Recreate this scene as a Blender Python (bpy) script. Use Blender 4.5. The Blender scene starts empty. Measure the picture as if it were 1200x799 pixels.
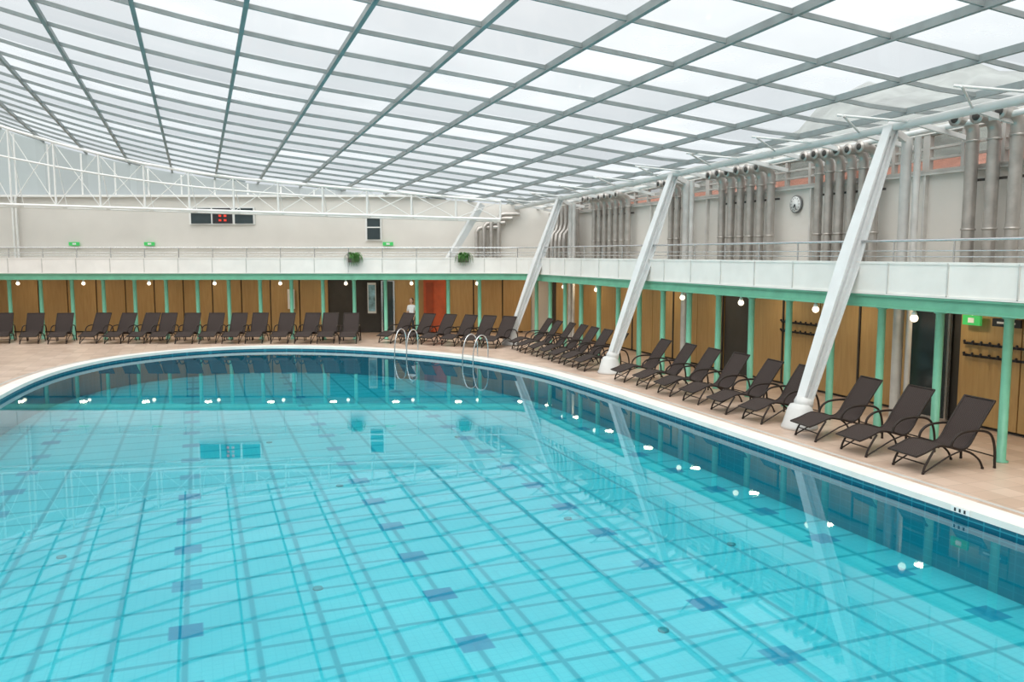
import bpy, math, random
from mathutils import Vector, Matrix
from mathutils.geometry import tessellate_polygon
random.seed(7)
S=bpy.context.scene
try:
    S.view_settings.view_transform='Standard'
    S.view_settings.look='None'
except Exception: pass

# ------------------------------------------------------------ helpers
class MB:
    def __init__(s): s.v=[];s.f=[];s.m=[];s.sm=[]
    def add(s,vs,fs,m=0,sm=False):
        o=len(s.v); s.v+= [tuple(p) for p in vs]
        for f in fs: s.f.append(tuple(i+o for i in f)); s.m.append(m); s.sm.append(sm)
    def box(s,c,d,m=0,R=None):
        c=Vector(c); vs=[]
        for z in(-.5,.5):
            for y in(-.5,.5):
                for x in(-.5,.5):
                    p=Vector((x*d[0],y*d[1],z*d[2]))
                    if R: p=R@p
                    vs.append(c+p)
        s.add(vs,[(0,2,3,1),(4,5,7,6),(0,1,5,4),(2,6,7,3),(0,4,6,2),(1,3,7,5)],m)
    def beam(s,a,b,w,h,m=0,up=(0,0,1),w2=None,h2=None):
        a=Vector(a);b=Vector(b);d=(b-a).normalized();u=Vector(up)
        r=d.cross(u)
        if r.length<1e-4: r=d.cross(Vector((1,0,0)))
        r.normalize();u=r.cross(d).normalized()
        w2=w2 or w;h2=h2 or h
        vs=[]
        for p,ww,hh in((a,w,h),(b,w2,h2)):
            for i,j in((-1,-1),(1,-1),(1,1),(-1,1)): vs.append(p+r*ww/2*i+u*hh/2*j)
        s.add(vs,[(0,1,2,3),(7,6,5,4),(0,4,5,1),(1,5,6,2),(2,6,7,3),(3,7,4,0)],m)
    def tube(s,pts,r,m=0,n=8,cap=True,sm=True):
        pts=[Vector(p) for p in pts]; rs=r if isinstance(r,(list,tuple)) else [r]*len(pts)
        T=[]
        for i in range(len(pts)):
            a=pts[max(i-1,0)];b=pts[min(i+1,len(pts)-1)];T.append((b-a).normalized())
        u=T[0].orthogonal().normalized(); vs=[]
        for i,p in enumerate(pts):
            u=(u-T[i]*u.dot(T[i]))
            if u.length<1e-5:u=T[i].orthogonal()
            u.normalize(); w=T[i].cross(u)
            for k in range(n):
                a=2*math.pi*k/n; vs.append(p+(u*math.cos(a)+w*math.sin(a))*rs[i])
        fs=[]
        for i in range(len(pts)-1):
            for k in range(n):
                k2=(k+1)%n; fs.append((i*n+k,i*n+k2,(i+1)*n+k2,(i+1)*n+k))
        s.add(vs,fs,m,sm)
        if cap:
            s.add(vs[:n],[tuple(reversed(range(n)))],m); s.add(vs[-n:],[tuple(range(n))],m)
    def lathe(s,prof,c,m=0,n=20,R=None,sm=True):
        c=Vector(c);vs=[]
        for r,z in prof:
            for k in range(n):
                a=2*math.pi*k/n;p=Vector((r*math.cos(a),r*math.sin(a),z))
                if R:p=R@p
                vs.append(c+p)
        fs=[]
        for i in range(len(prof)-1):
            for k in range(n):
                k2=(k+1)%n; fs.append((i*n+k,i*n+k2,(i+1)*n+k2,(i+1)*n+k))
        fs.append(tuple(reversed(range(n))));fs.append(tuple((len(prof)-1)*n+k for k in range(n)))
        s.add(vs,fs,m,sm)
    def sphere(s,c,r,m=0,n=14,sc=(1,1,1)):
        c=Vector(c);h=n//2;vs=[];fs=[]
        for i in range(h+1):
            t=math.pi*i/h
            for k in range(n):
                a=2*math.pi*k/n; vs.append(c+Vector((math.sin(t)*math.cos(a)*r*sc[0],math.sin(t)*math.sin(a)*r*sc[1],math.cos(t)*r*sc[2])))
        for i in range(h):
            for k in range(n):
                k2=(k+1)%n; fs.append((i*n+k,(i+1)*n+k,(i+1)*n+k2,i*n+k2))
        s.add(vs,fs,m,True)
    def poly(s,loops,z0,z1,m=0,mside=None,top=True,bot=True,sides=True):
        flat=[p for l in loops for p in l]
        tri=tessellate_polygon([[Vector((p[0],p[1],0)) for p in l] for l in loops])
        for z,on in((z0,bot),(z1,top)):
            if on:
                fs=[]
                for t in tri:
                    a,b,c=[Vector((flat[i][0],flat[i][1],0)) for i in t]
                    nz=(b-a).cross(c-a).z
                    up=(z==z1)
                    fs.append(tuple(t) if (nz>0)==up else tuple(reversed(t)))
                s.add([(p[0],p[1],z) for p in flat],fs,m)
        if sides:
            for l in loops:
                n=len(l)
                vs=[(p[0],p[1],z0) for p in l]+[(p[0],p[1],z1) for p in l]
                s.add(vs,[(i,(i+1)%n,(i+1)%n+n,i+n) for i in range(n)],m if mside is None else mside)
    def obj(s,name,mats,parent=None,loc=None,rot=None):
        me=bpy.data.meshes.new(name); me.from_pydata(s.v,[],s.f)
        for mt in mats: me.materials.append(mt)
        me.polygons.foreach_set('material_index',s.m); me.polygons.foreach_set('use_smooth',s.sm)
        me.update()
        o=bpy.data.objects.new(name,me); S.collection.objects.link(o)
        if parent:o.parent=parent
        if loc:o.location=loc
        if rot:o.rotation_euler=rot
        return o

class NT:
    def __init__(s,mt): s.t=mt.node_tree;s.n=s.t.nodes;s.l=s.t.links
    def new(s,t,**k):
        n=s.n.new(t)
        for a,b in k.items(): setattr(n,a,b)
        return n
    def m(s,op,a,b=None,c=None):
        n=s.n.new('ShaderNodeMath');n.operation=op
        for i,x in enumerate((a,b,c)):
            if x is None: continue
            if isinstance(x,(int,float)): n.inputs[i].default_value=x
            else: s.l.new(x,n.inputs[i])
        return n.outputs[0]
    def mix(s,f,a,b):
        n=s.n.new('ShaderNodeMix');n.data_type='RGBA'
        for i,x in((0,f),(6,a),(7,b)):
            if isinstance(x,(int,float)): n.inputs[i].default_value=x
            elif isinstance(x,tuple): n.inputs[i].default_value=(*x,1) if len(x)==3 else x
            else: s.l.new(x,n.inputs[i])
        return n.outputs[2]
    def ramp(s,f,st):
        n=s.n.new('ShaderNodeValToRGB'); e=n.color_ramp.elements
        while len(e)<len(st): e.new(.5)
        for i,(p,c) in enumerate(st): e[i].position=p;e[i].color=(*c,1)
        s.l.new(f,n.inputs[0]);return n.outputs[0]

def mat(name,col,rough=.6,metal=0,var=.12,scale=3,bump=0,emit=None,es=0,spec=None):
    mt=bpy.data.materials.new(name);mt.use_nodes=True;t=NT(mt);b=t.n['Principled BSDF']
    tc=t.new('ShaderNodeTexCoord');nz=t.new('ShaderNodeTexNoise');nz.inputs['Scale'].default_value=scale;nz.inputs['Detail'].default_value=4
    t.l.new(tc.outputs['Object'],nz.inputs['Vector'])
    lo=tuple(c*(1-var) for c in col);hi=tuple(min(1,c*(1+var)) for c in col)
    t.l.new(t.ramp(nz.outputs['Fac'],[(.3,lo),(.7,hi)]),b.inputs['Base Color'])
    b.inputs['Roughness'].default_value=rough;b.inputs['Metallic'].default_value=metal
    if spec is not None:b.inputs['Specular IOR Level'].default_value=spec
    if bump:
        bp=t.new('ShaderNodeBump');bp.inputs['Strength'].default_value=bump;bp.inputs['Distance'].default_value=.01
        t.l.new(nz.outputs['Fac'],bp.inputs['Height']);t.l.new(bp.outputs[0],b.inputs['Normal'])
    if emit:
        b.inputs['Emission Color'].default_value=(*emit,1);b.inputs['Emission Strength'].default_value=es
    return mt
def sep(t):
    tc=t.new('ShaderNodeTexCoord');sp=t.new('ShaderNodeSeparateXYZ');t.l.new(tc.outputs['Object'],sp.inputs[0]);return tc,sp
def band(t,x,per,off,half,soft=0):
    u=t.m('DIVIDE',t.m('SUBTRACT',x,off),per)
    d=t.m('MULTIPLY',t.m('ABSOLUTE',t.m('SUBTRACT',t.m('FRACT',t.m('ADD',u,.5)),.5)),per)
    if not soft: return t.m('LESS_THAN',d,half)
    n=t.n.new('ShaderNodeMapRange');n.inputs[1].default_value=half-soft;n.inputs[2].default_value=half+soft;n.inputs[3].default_value=1;n.inputs[4].default_value=0
    t.l.new(d,n.inputs[0]);return n.outputs[0]

M={}
M['plaster']=mat('plaster_white',(.72,.69,.645),.8,var=.05,scale=.6)
M['soffit']=mat('soffit_paint',(.42,.39,.33),.8,var=.06)
M['white']=mat('white_steel',(.84,.84,.82),.4,var=.04)
M['strut']=mat('strut_paint',(.72,.73,.73),.38,var=.05,scale=2)
M['fascia']=mat('fascia_panel',(.86,.84,.80),.6,var=.06,scale=1.2,bump=.4)
M['green']=mat('mint_paint',(.17,.47,.32),.4,var=.1)
M['steel']=mat('stainless',(.65,.66,.67),.22,.9,var=.05)
M['duct']=mat('duct_metal',(.47,.44,.41),.36,.6,var=.15,scale=4)
M['bar']=mat('roof_bar',(.25,.28,.28),.5,var=.12)
M['dark']=mat('dark_void',(.05,.045,.04),.7)
M['frame']=mat('lounger_frame',(.028,.020,.017),.45,.2,spec=.3)
M['coping']=mat('coping_stone',(.82,.80,.76),.5,var=.06,scale=2)
M['concrete']=mat('cone_shoe',(.60,.60,.59),.5,var=.06)
M['lamp']=mat('lamp_globe',(1,.95,.85),.4,var=0,emit=(1,.86,.62),es=2.2)
M['black']=mat('black_plastic',(.02,.02,.025),.4)
M['paper']=mat('paper_white',(.85,.85,.84),.7,var=.03)
M['signgreen']=mat('exit_sign_green',(.03,.36,.10),.5,var=0,emit=(.1,.7,.15),es=.35)
M['red']=mat('led_red',(.7,.05,.03),.5,var=0,emit=(1,.05,.02),es=.4)
M['orange']=mat('orange_paint',(.62,.12,.04),.5)
M['leaf']=mat('leaf',(.07,.20,.04),.6,var=.35,scale=12)
M['pot']=mat('planter_clay',(.10,.08,.07),.7)
M['glassdark']=mat('dark_glass',(.03,.045,.05),.08,var=.1)
M['tile_red']=mat('roof_tile_red',(.36,.15,.10),.8,var=.3,scale=3)
M['facade']=mat('outside_facade',(.55,.38,.28),.85,var=.1)
M['skin']=mat('skin',(.62,.38,.27),.55,var=.04)
M['shirt']=mat('white_shirt',(.85,.85,.86),.8,var=.03)
M['pants']=mat('dark_trousers',(.03,.03,.035),.8)
M['hair']=mat('brown_hair',(.07,.035,.02),.6,var=.3,scale=40)

# wood panels
mt=bpy.data.materials.new('wood_panel');mt.use_nodes=True;t=NT(mt);b=t.n['Principled BSDF']
tc=t.new('ShaderNodeTexCoord');mp=t.new('ShaderNodeMapping');mp.inputs['Scale'].default_value=(5,5,.5)
nz=t.new('ShaderNodeTexNoise');nz.inputs['Scale'].default_value=2;nz.inputs['Detail'].default_value=6;nz.inputs['Distortion'].default_value=.8
t.l.new(tc.outputs['Object'],mp.inputs[0]);t.l.new(mp.outputs[0],nz.inputs[0])
t.l.new(t.ramp(nz.outputs[0],[(.25,(.42,.255,.095)),(.75,(.52,.335,.14))]),b.inputs['Base Color']);b.inputs['Roughness'].default_value=.5
M['wood']=mt
# deck tiles
mt=bpy.data.materials.new('deck_tiles');mt.use_nodes=True;t=NT(mt);b=t.n['Principled BSDF']
tc,sp=sep(t);nz=t.new('ShaderNodeTexNoise');nz.inputs['Scale'].default_value=1.1;nz.inputs['Detail'].default_value=5;t.l.new(tc.outputs['Object'],nz.inputs[0])
wn=t.new('ShaderNodeTexWhiteNoise');wn.noise_dimensions='2D';cb=t.new('ShaderNodeCombineXYZ')
t.l.new(t.m('FLOOR',t.m('DIVIDE',sp.outputs[0],.4)),cb.inputs[0]);t.l.new(t.m('FLOOR',t.m('DIVIDE',sp.outputs[1],.4)),cb.inputs[1]);t.l.new(cb.outputs[0],wn.inputs['Vector'])
base=t.ramp(t.m('ADD',t.m('MULTIPLY',nz.outputs[0],.6),t.m('MULTIPLY',wn.outputs[0],.4)),[(.2,(.50,.355,.27)),(.8,(.68,.52,.42))])
ln=t.m('MAXIMUM',band(t,sp.outputs[0],.4,0,.006),band(t,sp.outputs[1],.4,0,.006))
t.l.new(t.mix(t.m('MULTIPLY',ln,.6),base,(.35,.27,.21)),b.inputs['Base Color']);b.inputs['Roughness'].default_value=.38
M['deck']=mt
# pool floor
mt=bpy.data.materials.new('pool_floor_tiles');mt.use_nodes=True;t=NT(mt);b=t.n['Principled BSDF']
tc,sp=sep(t);x,y=sp.outputs[0],sp.outputs[1]
nz=t.new('ShaderNodeTexNoise');nz.inputs['Scale'].default_value=.5;nz.inputs['Detail'].default_value=3;t.l.new(tc.outputs['Object'],nz.inputs[0])
base=t.ramp(nz.outputs[0],[(.3,(.18,.66,.72)),(.7,(.27,.77,.81))])
fine=t.m('MAXIMUM',band(t,x,.115,0,.008),band(t,y,.1093,0,.008))
base=t.mix(t.m('MULTIPLY',fine,.2),base,(.06,.5,.6))
ln=t.m('MAXIMUM',band(t,x,.805,-.29,.036,.014),band(t,y,.765,10.63,.036,.014))
base=t.mix(t.m('MULTIPLY',ln,.85),base,(.01,.40,.48))
wn=t.new('ShaderNodeTexWhiteNoise');wn.noise_dimensions='2D';cb=t.new('ShaderNodeCombineXYZ')
t.l.new(t.m('FLOOR',t.m('DIVIDE',t.m('ADD',x,.29+1.61),3.22)),cb.inputs[0]);t.l.new(t.m('FLOOR',t.m('DIVIDE',t.m('SUBTRACT',y,10.63-.765),1.53)),cb.inputs[1]);t.l.new(cb.outputs[0],wn.inputs['Vector'])
dk=t.m('MULTIPLY',band(t,x,3.22,-.29,.2,.012),band(t,y,1.53,10.63,.2,.012))
base=t.mix(t.m('MULTIPLY',dk,t.m('ADD',.7,t.m('MULTIPLY',wn.outputs[0],.3))),base,(.0,.29,.46))
t.l.new(base,b.inputs['Base Color']);b.inputs['Roughness'].default_value=.6
M['poolfloor']=mt
mt=bpy.data.materials.new('pool_wall_tiles');mt.use_nodes=True;t=NT(mt);b=t.n['Principled BSDF']
tc,sp=sep(t)
ln=t.m('MAXIMUM',band(t,sp.outputs[1],.25,0,.012),band(t,sp.outputs[2],.125,0,.008))
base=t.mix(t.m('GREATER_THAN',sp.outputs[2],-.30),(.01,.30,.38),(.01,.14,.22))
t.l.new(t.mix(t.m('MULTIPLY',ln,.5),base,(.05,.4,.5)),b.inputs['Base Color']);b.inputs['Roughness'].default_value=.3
M['poolwall']=mt
# water
mt=bpy.data.materials.new('pool_water');mt.use_nodes=True;t=NT(mt);t.n.remove(t.n['Principled BSDF']);out=t.n['Material Output']
tc=t.new('ShaderNodeTexCoord');nz=t.new('ShaderNodeTexNoise');nz.inputs['Scale'].default_value=1.1;nz.inputs['Detail'].default_value=2
t.l.new(tc.outputs['Object'],nz.inputs[0]);bp=t.new('ShaderNodeBump');bp.inputs['Strength'].default_value=.1;bp.inputs['Distance'].default_value=.005
t.l.new(nz.outputs[0],bp.inputs['Height'])
fr=t.new('ShaderNodeFresnel');fr.inputs['IOR'].default_value=1.45;t.l.new(bp.outputs[0],fr.inputs['Normal'])
gl=t.new('ShaderNodeBsdfGlossy');gl.inputs['Roughness'].default_value=.02;gl.inputs['Color'].default_value=(.88,.98,1,1);t.l.new(bp.outputs[0],gl.inputs['Normal'])
tr=t.new('ShaderNodeBsdfTransparent')
lw=t.new('ShaderNodeLayerWeight');lw.inputs[0].default_value=.5
t.l.new(t.ramp(lw.outputs['Facing'],[(.45,(.60,.93,.96)),(.78,(.15,.74,.80)),(.95,(.04,.48,.58))]),tr.inputs['Color'])
mx=t.new('ShaderNodeMixShader');t.l.new(fr.outputs[0],mx.inputs[0]);t.l.new(tr.outputs[0],mx.inputs[1]);t.l.new(gl.outputs[0],mx.inputs[2]);t.l.new(mx.outputs[0],out.inputs[0])
M['water']=mt
# roof glass
cx,cy=1.8,1.6
def glassmat(name,tcol,fac0,fac1,ox=15.3,oy=-9.0):
    mt=bpy.data.materials.new(name);mt.use_nodes=True;t=NT(mt);t.n.remove(t.n['Principled BSDF']);out=t.n['Material Output']
    tc,sp=sep(t);cb=t.new('ShaderNodeCombineXYZ')
    t.l.new(t.m('FLOOR',t.m('DIVIDE',t.m('SUBTRACT',sp.outputs[0],ox),cx)),cb.inputs[0]);t.l.new(t.m('FLOOR',t.m('DIVIDE',t.m('SUBTRACT',sp.outputs[1],oy),cy)),cb.inputs[1])
    wn=t.new('ShaderNodeTexWhiteNoise');wn.noise_dimensions='2D';t.l.new(cb.outputs[0],wn.inputs['Vector'])
    nz=t.new('ShaderNodeTexNoise');nz.inputs['Scale'].default_value=.5;nz.inputs['Detail'].default_value=5;t.l.new(tc.outputs['Object'],nz.inputs[0])
    f=t.m('ADD',fac0,t.m('MULTIPLY',t.m('MULTIPLY',wn.outputs[0],nz.outputs[0]),(fac1-fac0)*1.6))
    tr=t.new('ShaderNodeBsdfTransparent')
    t.l.new(t.mix(wn.outputs[0],tuple(c*.86 for c in tcol),tcol),tr.inputs[0])
    tl=t.new('ShaderNodeBsdfTranslucent');tl.inputs[0].default_value=(.80,.84,.86,1)
    gl=t.new('ShaderNodeBsdfGlossy');gl.inputs['Roughness'].default_value=.05
    mx=t.new('ShaderNodeMixShader');t.l.new(f,mx.inputs[0]);t.l.new(tr.outputs[0],mx.inputs[1]);t.l.new(tl.outputs[0],mx.inputs[2])
    m2=t.new('ShaderNodeMixShader');m2.inputs[0].default_value=.05;t.l.new(mx.outputs[0],m2.inputs[1]);t.l.new(gl.outputs[0],m2.inputs[2])
    t.l.new(m2.outputs[0],out.inputs[0]);return mt
M['roofglass']=glassmat('roof_glass',(.91,.925,.93),.10,.36)
M['milk']=glassmat('milky_glass',(.95,.96,.96),.6,.8)
M['clear']=glassmat('window_glass',(.85,.85,.84),.03,.08)
# lounger sling weave
mt=bpy.data.materials.new('woven_sling');mt.use_nodes=True;t=NT(mt);b=t.n['Principled BSDF']
tc=t.new('ShaderNodeTexCoord');ck=t.new('ShaderNodeTexChecker');ck.inputs['Scale'].default_value=60
ck.inputs['Color1'].default_value=(.026,.019,.017,1);ck.inputs['Color2'].default_value=(.075,.057,.052,1)
t.l.new(tc.outputs['Object'],ck.inputs[0]);t.l.new(ck.outputs[0],b.inputs['Base Color']);b.inputs['Roughness'].default_value=.8;b.inputs['Specular IOR Level'].default_value=.15
M['sling']=mt
M['hill']=mat('distant_hill',(.17,.19,.175),.95,var=.45,scale=.12)

# ------------------------------------------------------------ plan geometry
CA,SA=.9367,.3502     # far wall is skewed 20.5 deg to the pool axis
def W(s,d,z=0): return Vector((SA*d+CA*s,CA*d-SA*s,z))
ANG=math.radians(20.5)
RF=Matrix.Rotation(-ANG,3,'Z')
XL,XR,YN=-14.0,15.2,-9.0
DF,DW=35.5,38.6
def yl(X,d): return (d-SA*X)/CA
def roofz(X,Y): return 6.55+.1*max(0,13-X)+.012*max(0,3-X)**2-.025*(Y-10)

def catmull(P,n=6):
    out=[]
    for i in range(len(P)-1):
        p0=Vector(P[max(i-1,0)]);p1=Vector(P[i]);p2=Vector(P[i+1]);p3=Vector(P[min(i+2,len(P)-1)])
        for k in range(n):
            u=k/n; out.append(.5*((2*p1)+(p2-p0)*u+(2*p0-5*p1+4*p2-p3)*u*u+(3*p1-p0-3*p2+p3)*u**3))
    out.append(Vector(P[-1]));return out
PO=catmull([(10,3),(10,10),(10,17),(9.97,20.5),(9.75,23.6),(9.1,26.5),(7.9,29.1),(6.1,31.4),(4.1,33),(1.9,33.8),(-.4,33.5),(-2.4,32.1),(-3.6,30.2),(-4.4,27.6),(-4.8,24),(-5,18),(-5,10),(-5,3)],6)
def offset(P,d):
    n=len(P);out=[]
    for i in range(n):
        a=P[(i-1)%n];c=P[i];b=P[(i+1)%n]
        e1=(c-a).normalized();e2=(b-c).normalized()
        n1=Vector((e1.y,-e1.x));n2=Vector((e2.y,-e2.x));m=(n1+n2);k=m.length
        m=m/k; out.append(c+m*d/max(.5,m.dot(n1)))
    return out
PC=offset(PO,.42)
outer=[(XL,YN),(XR,YN),(XR,yl(XR,DW)),(XL,yl(XL,DW))]
b=MB();b.poly([outer,[tuple(p) for p in PC]],-.3,0,0,sides=False,bot=False);b.obj('floor',[M['deck']])
b=MB();b.poly([[tuple(p) for p in PC],[tuple(p) for p in PO]],-.06,.035,0,bot=False);b.obj('pool_coping',[M['coping']])
b=MB()
PW=offset(PO,.03)
n=len(PO);vs=[(p.x,p.y,-1.0) for p in PW]+[(p.x,p.y,.01) for p in PW]
b.add(vs,[(i,i+n,(i+1)%n+n,(i+1)%n) for i in range(n)],1)
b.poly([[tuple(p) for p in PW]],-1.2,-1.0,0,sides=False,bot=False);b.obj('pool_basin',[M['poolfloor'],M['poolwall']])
b=MB();b.poly([[tuple(p) for p in offset(PO,.02)]],-.2,-.13,0,sides=False,bot=False);b.obj('pool_water_surface',[M['water']])
PD=offset(PO,.62);PE=offset(PO,.70)
b=MB();b.poly([[tuple(p) for p in PE],[tuple(p) for p in PD]],0,.006,0,bot=False);b.obj('deck_drain_grate',[mat('grate',(.55,.53,.5),.5)])

# ------------------------------------------------------------ walls
def strip(mb,p0,p1,n,zl,zh,th,out,m=0):
    p0=Vector(p0);p1=Vector(p1);out=Vector(out).normalized()*th
    for i in range(n):
        a=p0.lerp(p1,i/n);c=p0.lerp(p1,(i+1)/n)
        q=[(a,zl(a)),(c,zl(c)),(c,zh(c)),(a,zh(a))]
        if q[2][1]<=q[1][1]+.02 and q[3][1]<=q[0][1]+.02: continue
        f=[(p.x,p.y,z) for p,z in q];g=[(p.x+out.x,p.y+out.y,z) for p,z in q]
        mb.add(f+g,[(0,1,2,3),(7,6,5,4),(3,2,6,7),(0,4,5,1)]+([(0,3,7,4)] if i==0 else [])+([(1,5,6,2)] if i==n-1 else []),m)
rz=lambda p:roofz(p.x,p.y)
YC=yl(XR,DW)
b=MB();strip(b,(XR,YN),(XR,YC+.1),30,lambda p:0,lambda p:5.42,.3,(1,0));strip(b,(XR,YN),(XR,YC+.1),30,lambda p:rz(p)-.22,lambda p:rz(p)-.02,.3,(1,0));b.obj('wall_right',[M['plaster']])
nF=(SA,CA)
b=MB();strip(b,(XL,yl(XL,DW)),(XR,YC),40,lambda p:0,lambda p:min(6.25,rz(p)-.05),.3,nF);b.obj('wall_far',[M['plaster']])
b=MB();strip(b,(XL,yl(XL,DW+.12)),(XR,YC),40,lambda p:6.25,lambda p:rz(p)-.05,.03,nF)
b.obj('window_far_glazing',[M['milk']])
b=MB();strip(b,(XL,YN),(XL,yl(XL,DW)),30,lambda p:0,lambda p:5.0,.3,(-1,0));b.obj('wall_left',[M['plaster']])
b=MB();strip(b,(XL-.1,YN),(XL-.1,yl(XL,DW)),30,lambda p:5.0,lambda p:rz(p),.03,(-1,0));b.obj('window_left_glazing',[M['milk']])
b=MB();strip(b,(XL,YN),(XR,YN),30,lambda p:0,lambda p:rz(p)-.02,.3,(0,-1));b.obj('wall_near',[M['plaster']])

b=MB();strip(b,(XR+.18,YN),(XR+.18,YC),30,lambda p:5.42,lambda p:rz(p)-.22,.02,(1,0));b.obj('window_clerestory_glass',[M['clear']])
b=MB();y=YN+.7;k=0
while y<YC:
    h=roofz(15.2,y)-.22
    b.box((XR+.08,y,(5.42+h)/2),(.12,.08 if k%3 else .18,h-5.42),0)
    y+=.95;k+=1
for zf in(0,.33,.62,1):
    z=lambda y:5.42+(roofz(15.2,y)-.22-5.42)*zf
    b.beam((XR+.08,YN,z(YN)),(XR+.08,YC,z(YC)),.08,.05,0)
b.beam((XR-.05,YN,5.40),(XR-.05,YC,5.40),.16,.06,0)
b.obj('window_clerestory_frame',[mat('clerestory_frame',(.46,.43,.40),.5)])

# ------------------------------------------------------------ roof
XS=[XR+.1-i*cx for i in range(17)];XS.append(XL)
XS=[x for x in XS if x>=XL]
YS=[YN+j*cy for j in range(36)]
b=MB()
for i in range(len(XS)-1):
    for j in range(len(YS)-1):
        pts=[]
        for X,Y in((XS[i+1],YS[j]),(XS[i],YS[j]),(XS[i],YS[j+1]),(XS[i+1],YS[j+1])):
            Y=min(Y,yl(X,DW+.25));pts.append((X,Y,roofz(X,Y)+.06))
        if (pts[2][1]-pts[1][1])<.01 and (pts[3][1]-pts[0][1])<.01: continue
        b.add(pts,[(0,1,2,3)],0)
b.obj('ceiling_glass_roof',[M['roofglass']])
b=MB()
for X in XS:
    Ye=yl(X,DW+.2)
    b.beam((X,YN,roofz(X,YN)),(X,Ye,roofz(X,Ye)),.045,.11,0)
    b.beam((X,YN,roofz(X,YN)-.065),(X,Ye,roofz(X,Ye)-.065),.08,.02,0)
for Y in YS:
    xm=(DW+.2-CA*Y)/SA
    if xm<XL: continue
    xs=[x for x in XS if x<=xm]
    if xm<XS[0]: xs=[xm]+xs
    fx=[]
    for a,c in zip(xs,xs[1:]):
        fx+= [a,(a+c)/2]
    fx.append(xs[-1])
    for a,c in zip(fx,fx[1:]): b.beam((a,Y,roofz(a,Y)),(c,Y,roofz(c,Y)),.04,.08,0)
b.obj('roof_lattice_bars',[M['bar']])
b=MB()
GX=13.7
b.tube([(GX,YN,roofz(GX,YN)-.22),(GX,yl(GX,DW),roofz(GX,yl(GX,DW))-.22)],.09,0,10)
b.tube([(14.6,YN,roofz(14.6,YN)-.25),(14.6,yl(14.6,DW),roofz(14.6,yl(14.6,DW))-.25)],.06,0,8)
y=YN+1
k=0
while y<yl(15.2,DW)-.3:
    z=roofz(14,y)
    b.beam((13.7,y,z-.2),(15.2,y,z-.45),.07,.10,0)
    b.tube([(13.7,y,z-.2),(12.5,y+ (.8 if k%2 else -.8),roofz(12.5,y)-.06)],.025,0,6)
    y+=1.43;k+=1
b.obj('roof_edge_girder',[mat('girder_paint',(.66,.67,.66),.45,var=.05)])

# far truss under roof
b=MB()
DT=36.3
def tp(s,z): return W(s,DT,z)
ss=[-29+1.9*i for i in range(16)]
top=[];bot=[]
for s in ss:
    p=W(s,DT);zt=roofz(p.x,p.y)-.18;zb=5.72+(-.03)*(s+22)
    zb=min(zb,zt-.35);top.append(tp(s,zt));bot.append(tp(s,zb))
b.tube(top,.06,0,8);b.tube(bot,.06,0,8)
bot2=[p+Vector((SA*.9,CA*.9,-.05)) for p in bot];b.tube(bot2,.045,0,8)
mids=[a.lerp(c,.62) for a,c in zip(bot,top)]
b.tube([p for p,(a,c) in zip(mids,zip(bot,top)) if (c-a).length>1.1],.04,0,8)
for i in range(len(ss)):
    b.tube([bot[i],top[i]],.045,0,6);b.tube([bot[i],bot2[i]],.025,0,6);b.tube([bot2[i],top[i]],.02,0,6)
    if i+1<len(ss):
        b.tube([bot[i],top[i+1]],.018,0,5)
        b.tube([top[i],bot[i+1]],.018,0,5)
        b.tube([bot[i],bot2[i+1]],.015,0,5)
b.obj('roof_truss',[M['white']])

# ------------------------------------------------------------ balcony
FP=[Vector((13,YN+.02)),Vector((13,31.9)),Vector((12.93,32.4)),Vector((12.72,32.85)),Vector((12.4,33.15)),Vector((12.0,(DF-SA*12.0)/CA)),Vector((XL+.1,yl(XL+.1,DF)))]
slab=[tuple(p) for p in FP]+[(XL,yl(XL,DW)),(XR,YC),(XR,YN)]
b=MB();b.poly([slab],2.78,2.95,0);b.obj('balcony_slab',[M['soffit']])
def along(mb,P,z0,z1,w,m,off=0):
    for i in range(len(P)-1):
        a=P[i];c=P[i+1];e=(c-a).normalized();nn=Vector((-e.y,e.x))*off
        f0=0 if i==0 else .3;f1=0 if i==len(P)-2 else .3
        a2=a+nn-e*w*f0;c2=c+nn+e*w*f1
        mb.beam((a2.x,a2.y,(z0+z1)/2),(c2.x,c2.y,(z0+z1)/2),w,z1-z0,m)
b=MB();along(b,FP,2.54,2.77,.14,0);along(b,FP,2.52,2.55,.24,0);along(b,FP,2.745,2.78,.24,0);b.obj('balcony_edge_beam',[M['green']])
def walk(P,step,start=0):
    out=[];L=start;acc=0
    for i in range(len(P)-1):
        a=P[i];c=P[i+1];l=(c-a).length;e=(c-a).normalized()
        while L<=acc+l: out.append((a+e*(L-acc),e));L+=step
        acc+=l
    return out
b=MB();along(b,FP,2.80,3.42,.03,0,.10);along(b,FP,3.40,3.45,.06,0,.10);along(b,FP,2.785,2.83,.07,0,.10)
for p,e in walk(FP,1.43,.6):
    q=p+Vector((-e.y,e.x))*.125
    R=Matrix.Rotation(math.atan2(e.y,e.x),3,'Z')
    b.box((q.x,q.y,3.12),(.03,.02,.62),1,R)
b.obj('balcony_fascia',[M['fascia'],mat('panel_seam',(.6,.59,.56),.6)])
b=MB()
for z,r in((3.86,.026),(3.66,.011),(3.55,.011)):
    pts=[(p.x,p.y,z) for p in FP];b.tube(pts,r,0,8)
for p,e in walk(FP,1.43,.6):
    b.tube([(p.x,p.y,2.95),(p.x,p.y,3.86)],.02,0,6)
b.obj('balcony_railing',[M['steel']])

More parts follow.
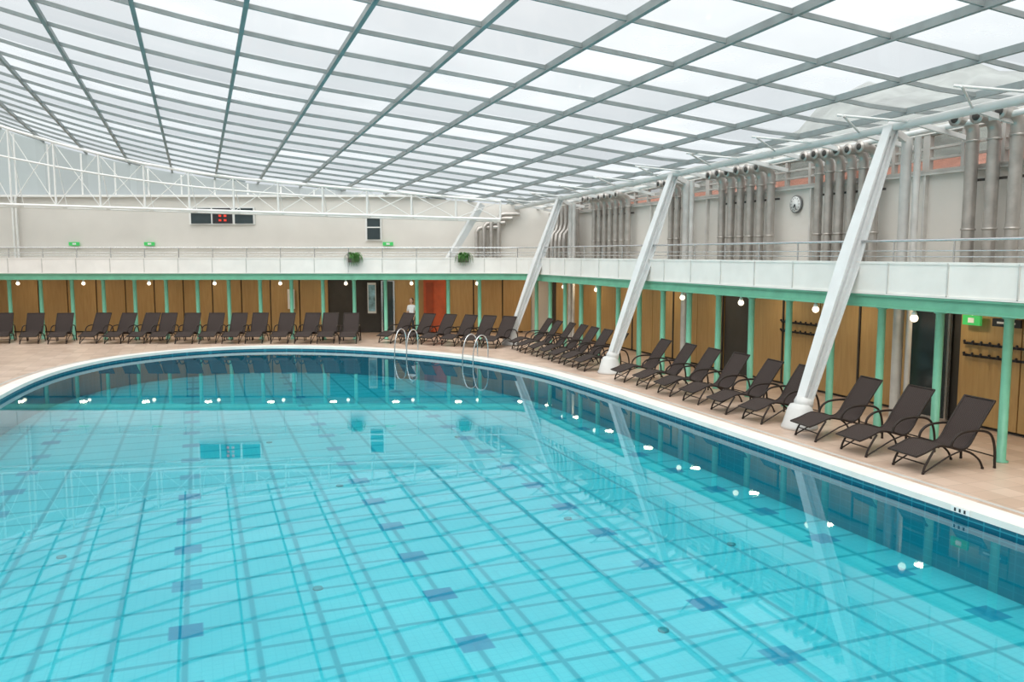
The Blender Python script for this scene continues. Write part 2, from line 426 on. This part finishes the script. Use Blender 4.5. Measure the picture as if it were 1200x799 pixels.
posts=[(13,10.44+1.43*k) for k in range(-13,16)]
far=[]
s0=(10-600)/983*35.4
for k in range(-5,16): 
    p=W(s0+1.325*k,DF); far.append((p.x,p.y))
b=MB()
b.lathe([(.12,0),(.12,.02),(.078,.03),(.078,2.48),(.11,2.50),(.11,2.515)],(0,0,0),0,14)
first=b.obj('green_support_post',[M['green']])
allp=posts+[p for p in far if p[0]>XL+.2]
first.location=(*allp[0],0)
for p in allp[1:]:
    o=bpy.data.objects.new('green_support_post',first.data);S.collection.objects.link(o);o.location=(*p,0)

b=MB();b.sphere((0,0,0),.075,0,16);b.lathe([(.05,.06),(.05,.11),(.03,.12),(.03,.155)],(0,0,0),1,12)
lm=None
lamps=[(13.0,9.7+2.78*k) for k in range(-5,9)]
for px in range(20,560,77):
    p=W((px-600)/983*35.4,DF+.02);lamps.append((p.x,p.y))
for i,(x,y) in enumerate(lamps):
    if lm is None: o=b.obj('globe_lamp',[M['lamp'],M['white']]);lm=o.data
    else: o=bpy.data.objects.new('globe_lamp',lm);S.collection.objects.link(o)
    o.location=(x,y,2.36)
def fill_light(pos):  # added warm fill lamps without fixtures, brighten the wood walls under the balcony
    ld=bpy.data.lights.new('balcony_fill_light','AREA');ld.shape='DISK';ld.size=.3;ld.energy=12;ld.color=(1,.82,.56)
    lo=bpy.data.objects.new('balcony_fill_light',ld);S.collection.objects.link(lo);lo.location=pos
for i in range(12): fill_light((14.2,1.5+2.9*i,2.72))
for i in range(9): fill_light(W(-22+2.8*i,DF+1.6,2.72))

b=MB();y=-8.2;k=0
b.box((XR-.02,(YN+YC)/2,1.39),(.04,YC-YN-.3,2.76),1)
while y<YC-1.5:
    if k not in (3,15,20): 
        b.box((XR-.07,y+.715,1.38),(.07,1.40,2.62),0)
        if k%2: b.box((XR-.11,y+.02,1.38),(.05,.05,2.62),1)
    y+=1.43;k+=1
b.obj('wood_wall_panelling_right',[M['wood'],M['dark']])
b=MB()
b.box((W(-15.5,DW-.03,1.39)),(32,.05,2.76),1,RF)
k=0;s=-31
while s<.2:
    if k not in (17,18) : b.box(W(s+.64,DW-.09,1.38),(1.27 ,.07,2.62),0,RF)
    s+=1.33;k+=1
b.obj('wood_wall_panelling_far',[M['wood'],M['dark']])

def wallbox(mb,px0,px1,z0,z1,d,th,m):
    sc=d*.9955/983
    s0=(px0-600)*sc;s1=(px1-600)*sc
    mb.box(W((s0+s1)/2,d,(z0+z1)/2),(s1-s0,th,z1-z0),m,RF)
b=MB();wallbox(b,496,522,0.05,2.45,38.35,.08,0);wallbox(b,499,507,.1,2.3,38.28,.05,1);b.obj('door_orange',[M['orange'],mat('door_orange_dark',(.4,.07,.02),.5)])
b=MB();wallbox(b,430,440,.9,2.3,38.35,.05,0);wallbox(b,431,439,1.0,2.2,38.31,.04,1);b.obj('notice_board',[M['white'],mat('poster_blue',(.25,.45,.55),.6,var=.5,scale=5)])
b=MB();wallbox(b,446,462,.05,2.4,38.38,.06,0);wallbox(b,448,460,.1,2.35,38.33,.04,1);b.obj('door_glass_far',[M['steel'],M['glassdark']])
b=MB();wallbox(b,336,344,1.1,2.0,38.35,.05,0);b.obj('wall_notice',[M['paper']])

b=MB();wallbox(b,224,300,4.93,5.72,38.55,.08,0);wallbox(b,226,249,4.98,5.67,38.50,.05,1);wallbox(b,251,274,4.98,5.67,38.50,.05,2);wallbox(b,277,298,4.98,5.67,38.50,.05,1)
for r in range(3):
    for c in range(2): wallbox(b,258+c*6,261+c*6,5.08+r*.2,5.17+r*.2,38.46,.02,3)
b.obj('scoreboard_clock',[M['white'],M['glassdark'],M['black'],M['red']])
b=MB();wallbox(b,429,448,4.2,5.42,38.55,.08,0);wallbox(b,431,446,4.26,5.36,38.5,.05,1);wallbox(b,431,446,4.78,4.83,38.46,.03,0);b.obj('window_small_far',[M['white'],M['glassdark']])
for px in(88,176,455):
    b=MB();wallbox(b,px-6,px+6,3.98,4.14,38.52,.06,0);wallbox(b,px-2,px+2,4.02,4.10,38.48,.02,1);b.obj('exit_sign',[M['signgreen'],M['paper']])
b=MB();b.beam(W(-30,38.5,6.22),W(-1.5,38.5,6.22),.2,.10,0);b.beam(W(-30,38.52,3.9),W(-1,38.52,3.9),.06,.03,0)
for i in range(20):
    s=-30+1.5*i;p=W(s,38.65);z=roofz(p.x,p.y)-.1
    if z>6.4:b.beam(W(s,38.6,6.25),W(s,38.6,z),.07,.07,0)
b.obj('trim_far_ledge',[M['white']])
b=MB()
for px in(18,22): 
    s=(px-600)*38.2/983;b.tube([W(s,38.4,2.95),W(s,38.4,6.2)],.05,0,8)
b.obj('wall_pipe',[M['white']])

# ------------------------------------------------------------ leaning struts
YSTR=[-3.2,5.4,14.0,22.6,31.2]
colg=mat('column_grey',(.58,.57,.55),.4)
for Y in YSTR:
    b=MB();a=Vector((11.7,Y,.50));c=Vector((13.72,Y,roofz(13.7,Y)-.22))
    d=(c-a).normalized();nx=Vector((d.z,0,-d.x))
    m=a.lerp(c,.5)
    for p,q,w1,w2 in((a,m,.24,.34),(m,c,.34,.22)):
        for sgn in(-1,1):
            b.beam(p+nx*sgn*w1*.44,q+nx*sgn*w2*.44,.24 if p is a else .32,.035,0,up=nx,w2=.32 if p is a else .22)
        b.beam(p,q,.10 if p is a else .14,w1*.84,0,up=nx,w2=.14 if p is a else .09,h2=w2*.84)
        b.beam(p,q,.2 if p is a else .28,.035,0,up=nx,w2=.28 if p is a else .18)
    R=Vector((0,0,1)).rotation_difference(d).to_matrix()
    b.lathe([(.02,-.1),(.17,-.1),(.20,.02),(.18,.12),(.02,.14)],a,1,16,R)
    b.lathe([(.37,0),(.37,.05),(.34,.10),(.25,.42),(.20,.50),(.02,.54)],(11.62,Y,0),1,24)
    b.lathe([(.02,-.22),(.10,-.22),(.10,.1),(.02,.1)],c,0,12,R)
    b.obj('leaning_roof_strut',[M['strut'],M['concrete']])
    b=MB()
    b.tube([(14.25,Y+.1,2.95),(14.25,Y+.1,roofz(14.2,Y)-.4)],.11,0,12);b.tube([(14.25,Y-.2,2.95),(14.25,Y-.2,roofz(14.2,Y)-.4)],.07,0,12)
    b.beam((14.25,Y+.1,roofz(14.2,Y)-.45),(13.7,Y,roofz(13.7,Y)-.25),.1,.14,0)
    b.tube([(14.25,Y+.1,0),(14.25,Y+.1,2.77)],.11,0,12)
    b.tube([(14.25,Y-.2,0),(14.25,Y-.2,2.77)],.06,0,12)
    b.obj('steel_column',[colg])
b=MB();a=W(-3.0,36.6,2.95);c=W(-1.3,36.6,5.75)
b.beam(a,c,.3,.26,0,up=(1,0,0));b.lathe([(.22,0),(.2,.1),(.14,.3),(.1,.32)],a,1,16);b.obj('leaning_roof_strut',[M['strut'],M['concrete']])

# ------------------------------------------------------------ ducts
def elbow_pipe(mb,Y,z1,x0=14.86,r=.105,z0=2.95,xe=14.35):
    pts=[(x0,Y,z0),(x0,Y,z1-.28)]
    for k in range(1,7):
        a=math.pi/2*k/6; pts.append((x0-.28+.28*math.cos(a),Y,z1-.28+.28*math.sin(a)))
    pts.append((xe,Y,z1))
    mb.tube(pts,r,0,14)
    Rm=Matrix.Rotation(-math.pi/2,3,'Y')
    mb.lathe([(r+.025,-.03),(r+.03,0),(r+.025,.03)],(xe+.02,Y,z1),0,16,Rm)
    mb.lathe([(r*.72,0),(r*.72,.035)],(xe+.02,Y,z1),1,16,Rm)
    for z in(z0+.06,z0+1.15,z1-.42): mb.lathe([(r+.02,-.02),(r+.02,.02)],(x0,Y,z),0,14)
groups=[(12.0,13.0,3,6.30,.125),(15.6,17.5,6,6.05,.105),(19.4,21.7,6,5.95,.11),(23.8,24.6,3,5.9,.1),(27.6,30.4,7,5.75,.1),(3,4.5,4,6.3,.12),(7.5,9.4,5,6.3,.12)]
for y0,y1,n,z1,r in groups:
    b=MB()
    for i in range(n): elbow_pipe(b,y0+(y1-y0)*i/(n-1),z1-.02*(i%2),r=r)
    for z in(3.9,5.1): b.box((14.98,(y0+y1)/2,z),(.05,y1-y0+.4,.05),1)
    b.obj('ventilation_duct_group',[M['duct'],M['dark']])
b=MB()
for i in range(5):
    y=31.9+.42*i;h=5.35-.16*i
    b.tube([(14.85,y,2.95),(14.85,y,3.5+.2*i),(14.85-.02,y,3.65+.2*i),(14.8,y,4.9),(14.8,y,h+.1)],.1,0,12)
    b.tube([(14.5,y,5.6),(14.5,y,4.9),(14.42,y,4.6),(14.2,y-.1,4.4),(14.15,y-.15,4.1),(14.15,y-.15,2.95)],.085,0,12)
b.obj('ventilation_duct_group',[M['duct']])
b=MB()
for i in range(4):
    q=W(-.6-.33*i,38.3,0);z=5.2
    b.tube([(q.x,q.y,2.95),(q.x,q.y,z-.2*i),(q.x+.1,q.y,z+.15-.2*i),(q.x+.3,q.y,z+.2-.2*i),(q.x+.9,q.y-.33,z+.2-.2*i)],.1,0,12)
b.obj('ventilation_duct_group',[M['duct']])

b=MB();Rm=Matrix.Rotation(-math.pi/2,3,'Y')
b.lathe([(.235,0),(.235,.05),(.215,.06),(.21,.045)],(15.18,18.7,4.93),3,28,Rm)
b.lathe([(.208,.052),(.208,.062)],(15.18,18.7,4.93),1,28,Rm)
for k in range(12):
    a=k*math.pi/6;b.box((15.115,18.7+.165*math.sin(a),4.93+.165*math.cos(a)),(.01,.012,.03),2,Matrix.Rotation(-a,3,'X'))
b.beam((15.105,18.7,4.93),(15.105,18.76,4.84),.015,.015,2);b.beam((15.105,18.7,4.93),(15.105,18.66,4.78),.013,.013,2)
b.obj('wall_clock',[M['steel'],M['paper'],M['black'],mat('clock_rim',(.2,.2,.2),.4)])
b=MB()
for Y in(10.2,14.4,18.1,22.9,26.4,31.0): b.box((15.15,Y,4.18),(.1,.06,2.45),0)
b.beam((15.14,YN,5.35),(15.14,YC,5.35),.12,.06,0);b.obj('trim_right_pilasters',[mat('pilaster',(.62,.60,.57),.6)])

b=MB();b.box((14.95,12.85,2.24),(.06,.42,.2),0);b.box((14.915,12.85,2.24),(.01,.14,.1),1);b.box((14.95,12.85,2.55),(.02,.02,.44),1);b.obj('exit_sign',[M['signgreen'],M['paper']])
b=MB();b.box((14.95,12.05,2.24),(.05,.62,.16),0);b.box((14.92,12.05,2.24),(.01,.4,.04),1);b.box((14.95,12.05,2.55),(.02,.02,.46),1);b.obj('direction_sign',[M['black'],M['paper']])
def hooks(yc,L):
    b=MB()
    for z in(1.75,1.5):
        b.box((15.04,yc,z),(.03,L,.05),0)
        for i in range(int(L/.2)):
            y=yc-L/2+.1+.2*i;b.tube([(15.03,y,z),(14.96,y,z-.01),(14.94,y,z+.04)],.012,0,6);b.sphere((14.94,y,z+.05),.03,0,8)
    b.obj('coat_hook_rack',[M['black']])
hooks(12.1,2.0);hooks(18.2,1.6)
y=13.97
b=MB();b.box((15.02,y,1.2),(.07,1.1,2.4),0);b.box((14.98,y,1.2),(.03,.98,2.28),1);b.tube([(14.9,y-.35,.95),(14.9,y-.35,1.25)],.015,0,8);b.tube([(14.9,y-.35,1.25),(14.97,y-.35,1.25)],.012,0,8);b.tube([(14.9,y-.35,.95),(14.97,y-.35,.95)],.012,0,8);b.obj('door_glass_right',[M['steel'],M['glassdark']])

# ------------------------------------------------------------ loungers
prof=catmull([(0,.30),(.18,.355),(.44,.445),(.70,.41),(.92,.355),(1.08,.43),(1.24,.67),(1.44,.96),(1.57,1.14)],5)
b=MB();w=.30
tk=.012
for sgn in(1,-1):
    vs=[];
    for p in prof: vs+= [(p.x,-w,p.y+tk*sgn*.5),(p.x,w,p.y+tk*sgn*.5)]
    fs=[(2*i,2*i+1,2*i+3,2*i+2) if sgn<0 else (2*i,2*i+2,2*i+3,2*i+1) for i in range(len(prof)-1)]
    b.add(vs,fs,0,True)
for sd in(-1,1):
    y=sd*(w+.012)
    b.tube([(p.x,y,p.y) for p in prof],.021,1,8)
    yo=sd*(w+.035)
    leg=catmull([(.34,.40),(.25,.27),(.16,.12),(.13,.02)],4)
    b.tube([(p.x,yo,p.y) for p in leg],.019,1,8)
    b.tube([(.13,yo,.018),(.65,yo,.27),(.92,yo,.355)],.014,1,6)
    leg=catmull([(.92,.355),(1.10,.29),(1.28,.16),(1.36,.02)],4)
    b.tube([(p.x,yo,p.y) for p in leg],.019,1,8)
    arm=catmull([(.66,.41),(.70,.54),(.84,.64),(1.08,.67),(1.34,.65),(1.50,.56),(1.58,.33),(1.60,.02)],5)
    b.tube([(p.x,yo+sd*.02,p.y) for p in arm],.022,1,8)
    for x in(.13,1.36,1.60): b.lathe([(.024,0),(.024,.03),(.015,.04)],(x,yo+(sd*.02 if x>1.5 else 0),0),1,8)
for x,z in((0,.30),(.44,.43),(.92,.34),(1.57,1.14)):
    b.tube([(x,-w-.02,z),(x,w+.02,z)],.019,1,8)
b.tube([(1.60,-w-.05,.2),(1.60,w+.05,.2)],.013,1,6)
b.tube([(.18,-w-.03,.16),(.18,w+.03,.16)],.013,1,6)
ch=b.obj('sun_lounger',[M['sling'],M['frame']]);cm=ch.data;used=[False]
def lounger(x,y,a):
    if not used[0]: o=ch;used[0]=True
    else: o=bpy.data.objects.new('sun_lounger',cm);S.collection.objects.link(o)
    o.location=(x,y,0);o.rotation_euler=(0,0,a)
for y in [1.5,2.8,4.1,10.6,11.85,13.15,14.9,16.1,17.35,18.6,19.85,21.1]+[23.5+1.0*i for i in range(7)]:
    lounger(10.98+random.uniform(-.06,.06),y,math.radians(random.uniform(-7,0)))
for x,y in((7.0,33.55),(7.75,32.9),(8.45,32.25),(9.1,31.6),(9.75,30.95),(10.35,30.3)):
    lounger(x-.1,y-.1,math.radians(33+random.uniform(-3,3)))
s=-21.9;k=0
while s<-6.2:
    jit=random.uniform(-6,6)
    tilt=max(0,(-17-s))*-6
    p=W(s,33.5+random.uniform(-.08,.06));lounger(p.x,p.y,math.radians(69.5+jit-tilt))
    s+=.93+(.1 if k%4==3 else 0)+max(0,(-16-s))*.06;k+=1

# ------------------------------------------------------------ pool ladders
def handrail(i):
    c=PO[i];e=(PO[i+1]-PO[i-1]).normalized();nn=Vector((e.y,-e.x))
    b=MB()
    for sd in(-.28,.28):
        q=c+e*sd
        P=[(.5,0.03),(.5,.45),(.40,.74),(.18,.82),(-.02,.68),(-.14,.35),(-.18,0),(-.18,-.75)]
        pp=catmull(P,5)
        b.tube([(q.x+nn.x*p.x,q.y+nn.y*p.x,p.y) for p in pp],.022,0,8)
        b.lathe([(.06,0.0),(.06,.015),(.03,.02)],(q.x+nn.x*.5,q.y+nn.y*.5,0.0),0,12)
    for z in(-.25,-.5,-.72):
        a=c+e*-.28-nn*.18;d=c+e*.28-nn*.18
        b.beam((a.x,a.y,z),(d.x,d.y,z),.1,.03,0)
    b.obj('pool_ladder',[M['steel']])
def near_i(x,y): return min(range(len(PO)),key=lambda i:(PO[i]-Vector((x,y))).length)
handrail(near_i(7.1,30.2));handrail(near_i(8.7,27.5))
b=MB();b.box((9.985,8.6,-.01),(.02,.3,.08),0)
for i in range(3): b.box((9.973,8.52+.08*i,-.01),(.004,.03,.05),1)
b.obj('depth_marker',[M['paper'],M['black']])
b=MB()
for x,y in((1.4,11.4),(5.2,8.6),(5.9,13),(2.5,16.5),(7.8,10.9),(-2.1,14),(1.5,21),(6,20)):
    b.lathe([(.07,0),(.07,.02),(.03,.03)],(x,y,-1.0),0,16)
b.obj('pool_floor_inlets',[mat('inlet',(.1,.35,.38),.4)])

# ------------------------------------------------------------ plants
def plant(px,name):
    s=(px-600)*35.2/983
    b=MB();c=W(s,35.22,3.34)
    b.box(c,(.42,.16,.18),1,RF)
    for k in range(90):
        a=random.uniform(0,2*math.pi);r=random.uniform(.1,.28);h=random.uniform(.08,.28)
        p0=c+RF@Vector((random.uniform(-.18,.18),random.uniform(-.05,.05),.07))
        dr=RF@Vector((math.cos(a)*r,math.sin(a)*r*.4-.03,0))
        pts=[p0,p0+dr*.5+Vector((0,0,h)),p0+dr+Vector((0,0,h*.55)),p0+dr*1.3+Vector((0,0,-random.uniform(0,.35)))]
        sw=Vector((-dr.y,dr.x,0)).normalized()
        ws=[.012,.028,.022,.003];vs=[]
        for p,w_ in zip(pts,ws):vs+=[p-sw*w_,p+sw*w_]
        b.add(vs,[(2*i,2*i+1,2*i+3,2*i+2) for i in range(3)],0)
    b.obj(name,[M['leaf'],M['pot']])
plant(415,'potted_fern');plant(543,'potted_fern')

# ------------------------------------------------------------ person
def skin_mesh(verts,edges,rad,sub=2):
    me=bpy.data.meshes.new('sk');me.from_pydata(verts,edges,[]);o=bpy.data.objects.new('sk',me);S.collection.objects.link(o)
    md=o.modifiers.new('s','SKIN');md.use_smooth_shade=True
    for i,v in enumerate(me.skin_vertices[0].data):
        r=rad[i];v.radius=r if isinstance(r,tuple) else (r,r)
    me.skin_vertices[0].data[0].use_root=True
    m2=o.modifiers.new('u','SUBSURF');m2.levels=sub;m2.render_levels=sub
    dg=bpy.context.evaluated_depsgraph_get();dg.update();ev=o.evaluated_get(dg);em=ev.to_mesh()
    vs=[tuple(v.co) for v in em.vertices];fs=[tuple(p.vertices) for p in em.polygons]
    ev.to_mesh_clear();bpy.data.objects.remove(o,do_unlink=True);return vs,fs
vv=[(0,0,.90),(0,.0,1.02),(0,.01,1.18),(0,.01,1.32),(0,.0,1.42),(0,-.01,1.50),
 (-.09,0,.84),(-.10,-.01,.47),(-.10,.02,.09),(-.11,-.12,.035),
 (.09,0,.84),(.11,-.06,.48),(.11,.0,.09),(.12,-.14,.035),
 (-.16,.01,1.36),(-.22,.02,1.10),(-.20,-.06,.88),
 (.16,.01,1.36),(.23,.03,1.10),(.20,-.12,.93)]
ee=[(0,1),(1,2),(2,3),(3,4),(4,5),(0,6),(6,7),(7,8),(8,9),(0,10),(10,11),(11,12),(12,13),(3,14),(14,15),(15,16),(3,17),(17,18),(18,19)]
rr=[(.15,.11),(.125,.095),(.14,.10),(.14,.095),.06,.045,.095,.06,.042,.04,.095,.06,.042,.04,.055,.042,.028,.055,.042,.028]
vs,fs=skin_mesh(vv,ee,rr)
pb=MB();pb.v=vs
for f in fs:
    c=Vector((0,0,0))
    for i in f:c+=Vector(vs[i])
    c/=len(f);arm=abs(c.x)>.165 and c.z<1.36
    if c.z<.075:m=3
    elif c.z>1.43: m=0
    elif arm and c.z<1.16: m=0
    elif arm: m=1
    elif c.z<.96: m=2
    else:m=1
    pb.f.append(f);pb.m.append(m);pb.sm.append(True)
pb.sphere((0,-.015,1.60),.10,0,18,(.78,.92,1.12))
pb.sphere((0,.018,1.63),.105,4,16,(.86,.9,1.02))
pb.sphere((0,.085,1.55),.05,4,12,(1,.8,1.4))
pb.sphere((0,-.108,1.59),.016,0,8,(.8,1.1,1.4))
for sx in(-1,1):
    pb.sphere((sx*.031,-.095,1.612),.010,5,8);pb.sphere((sx*.08,-.005,1.595),.02,0,8,(.4,.8,1.3))
pb.sphere((0,-.1,1.553),.018,6,8,(1.2,.4,.35))
for wr,sd in((Vector((-.20,-.06,.88)),-1),(Vector((.20,-.12,.93)),1)):
    dn=Vector((0,-.2,-1)).normalized()
    pb.sphere(wr+dn*.05,.042,0,10,(.5,.9,1.1))
    for k in range(4):
        o=Vector((0,(k-1.5)*.019,0));L=[.07,.078,.074,.058][k]
        p=wr+dn*.08+o
        pb.tube([p,p+dn*L*.5,p+dn*L+Vector((-sd*.02,0,0))],[.0095,.009,.007],0,6)
    p=wr+dn*.03+Vector((0,-.035,0));pb.tube([p,p+Vector((-sd*.01,-.025,-.03)),p+Vector((-sd*.02,-.03,-.06))],[.011,.010,.008],0,6)
pp=W(-4.33,36.1)
pb.obj('standing_woman',[M['skin'],M['shirt'],M['pants'],M['black'],M['hair'],M['black'],mat('lips',(.5,.15,.13),.5)],loc=(pp.x,pp.y,0),rot=(0,0,-ANG-.4))

# ------------------------------------------------------------ outside
b=MB();N=190;vs=[];rows=9
for r in range(rows):
    for i in range(N+1):
        h=math.radians(-70+190*i/N);D=110+r*14
        deg=math.degrees(h)
        e=3.5+8.5*math.exp(-((deg-50)/17)**2)+.6*math.sin(deg*.31+1)+.35*math.sin(deg*.9+r)+.2*math.sin(deg*2.3+r*2)
        z=math.tan(math.radians(max(1,e)))*(222)*(r/(rows-1))**.9
        vs.append((math.sin(h)*D,math.cos(h)*D,z-1))
b.add(vs,[(r*(N+1)+i,r*(N+1)+i+1,(r+1)*(N+1)+i+1,(r+1)*(N+1)+i) for r in range(rows-1) for i in range(N)],0,True)
b.obj('distant_hills',[M['hill']])
def house(x,y,w,l,h,rot,name='neighbour_house'):
    b=MB();b.box((0,0,h/2),(w,l,h),0)
    e=.5;q=h+w*.22
    b.add([(-w/2-e,-l/2-e,h-.1),(w/2+e,-l/2-e,h-.1),(w/2+e,l/2+e,h-.1),(-w/2-e,l/2+e,h-.1),(0,-l/2,q),(0,l/2,q)],[(0,1,4),(1,2,5,4),(2,3,5),(3,0,4,5),(0,3,2,1)],1)
    for k in range(int(l/2.5)):
        for sx in(-1,1): b.box((sx*w/2,-l/2+1.5+k*2.5,h*.65),(.1,1,1.4),2)
    b.obj(name,[M['facade'],M['tile_red'],M['glassdark']],loc=(x,y,0),rot=(0,0,rot))
house(23,12,8,22,5.0,0);house(23,35.5,8,21,4.9,0)
b=MB();b.poly([[(-300,-200),(300,-200),(300,320),(-300,320)],[(XL-.3,YN-.3),(XR+.3,YN-.3),(XR+.3,YC+.5),(XL-.3,yl(XL,DW)+.6)]],-.1,-.02,0,sides=False,bot=False);b.obj('ground_outside',[mat('ground_outside',(.2,.22,.16),.9)])

# ------------------------------------------------------------ world + sun
w=bpy.data.worlds.new('overcast_sky');S.world=w;w.use_nodes=True;t=NT(w)
bg=t.n['Background'];tc=t.new('ShaderNodeTexCoord');sp=t.new('ShaderNodeSeparateXYZ');t.l.new(tc.outputs['Generated'],sp.inputs[0])
nz=t.new('ShaderNodeTexNoise');nz.inputs['Scale'].default_value=3.5;nz.inputs['Detail'].default_value=5;t.l.new(tc.outputs['Generated'],nz.inputs[0])
f=t.m('ADD',sp.outputs[2],t.m('MULTIPLY',t.m('SUBTRACT',nz.outputs[0],.5),.3))
t.l.new(t.ramp(f,[(0,(.56,.60,.63)),(.2,(.62,.66,.69)),(.42,(.93,.945,.96)),(1,(1,1,1))]),bg.inputs[0]);bg.inputs[1].default_value=1.2
sl=bpy.data.lights.new('hazy_sun','SUN');sl.energy=4.2;sl.angle=math.radians(70);sl.color=(1,.975,.93)
so=bpy.data.objects.new('hazy_sun',sl);S.collection.objects.link(so);so.rotation_euler=Vector((.36,.42,-.83)).to_track_quat('-Z','Y').to_euler()

# ------------------------------------------------------------ camera
cd=bpy.data.cameras.new('camera');cd.lens=983/1200*36;cd.sensor_width=36;cd.clip_end=900
co=bpy.data.objects.new('camera',cd);S.collection.objects.link(co)
co.location=(0,0,3.6);co.rotation_euler=(math.radians(90-5.92),0,-ANG)
S.camera=co
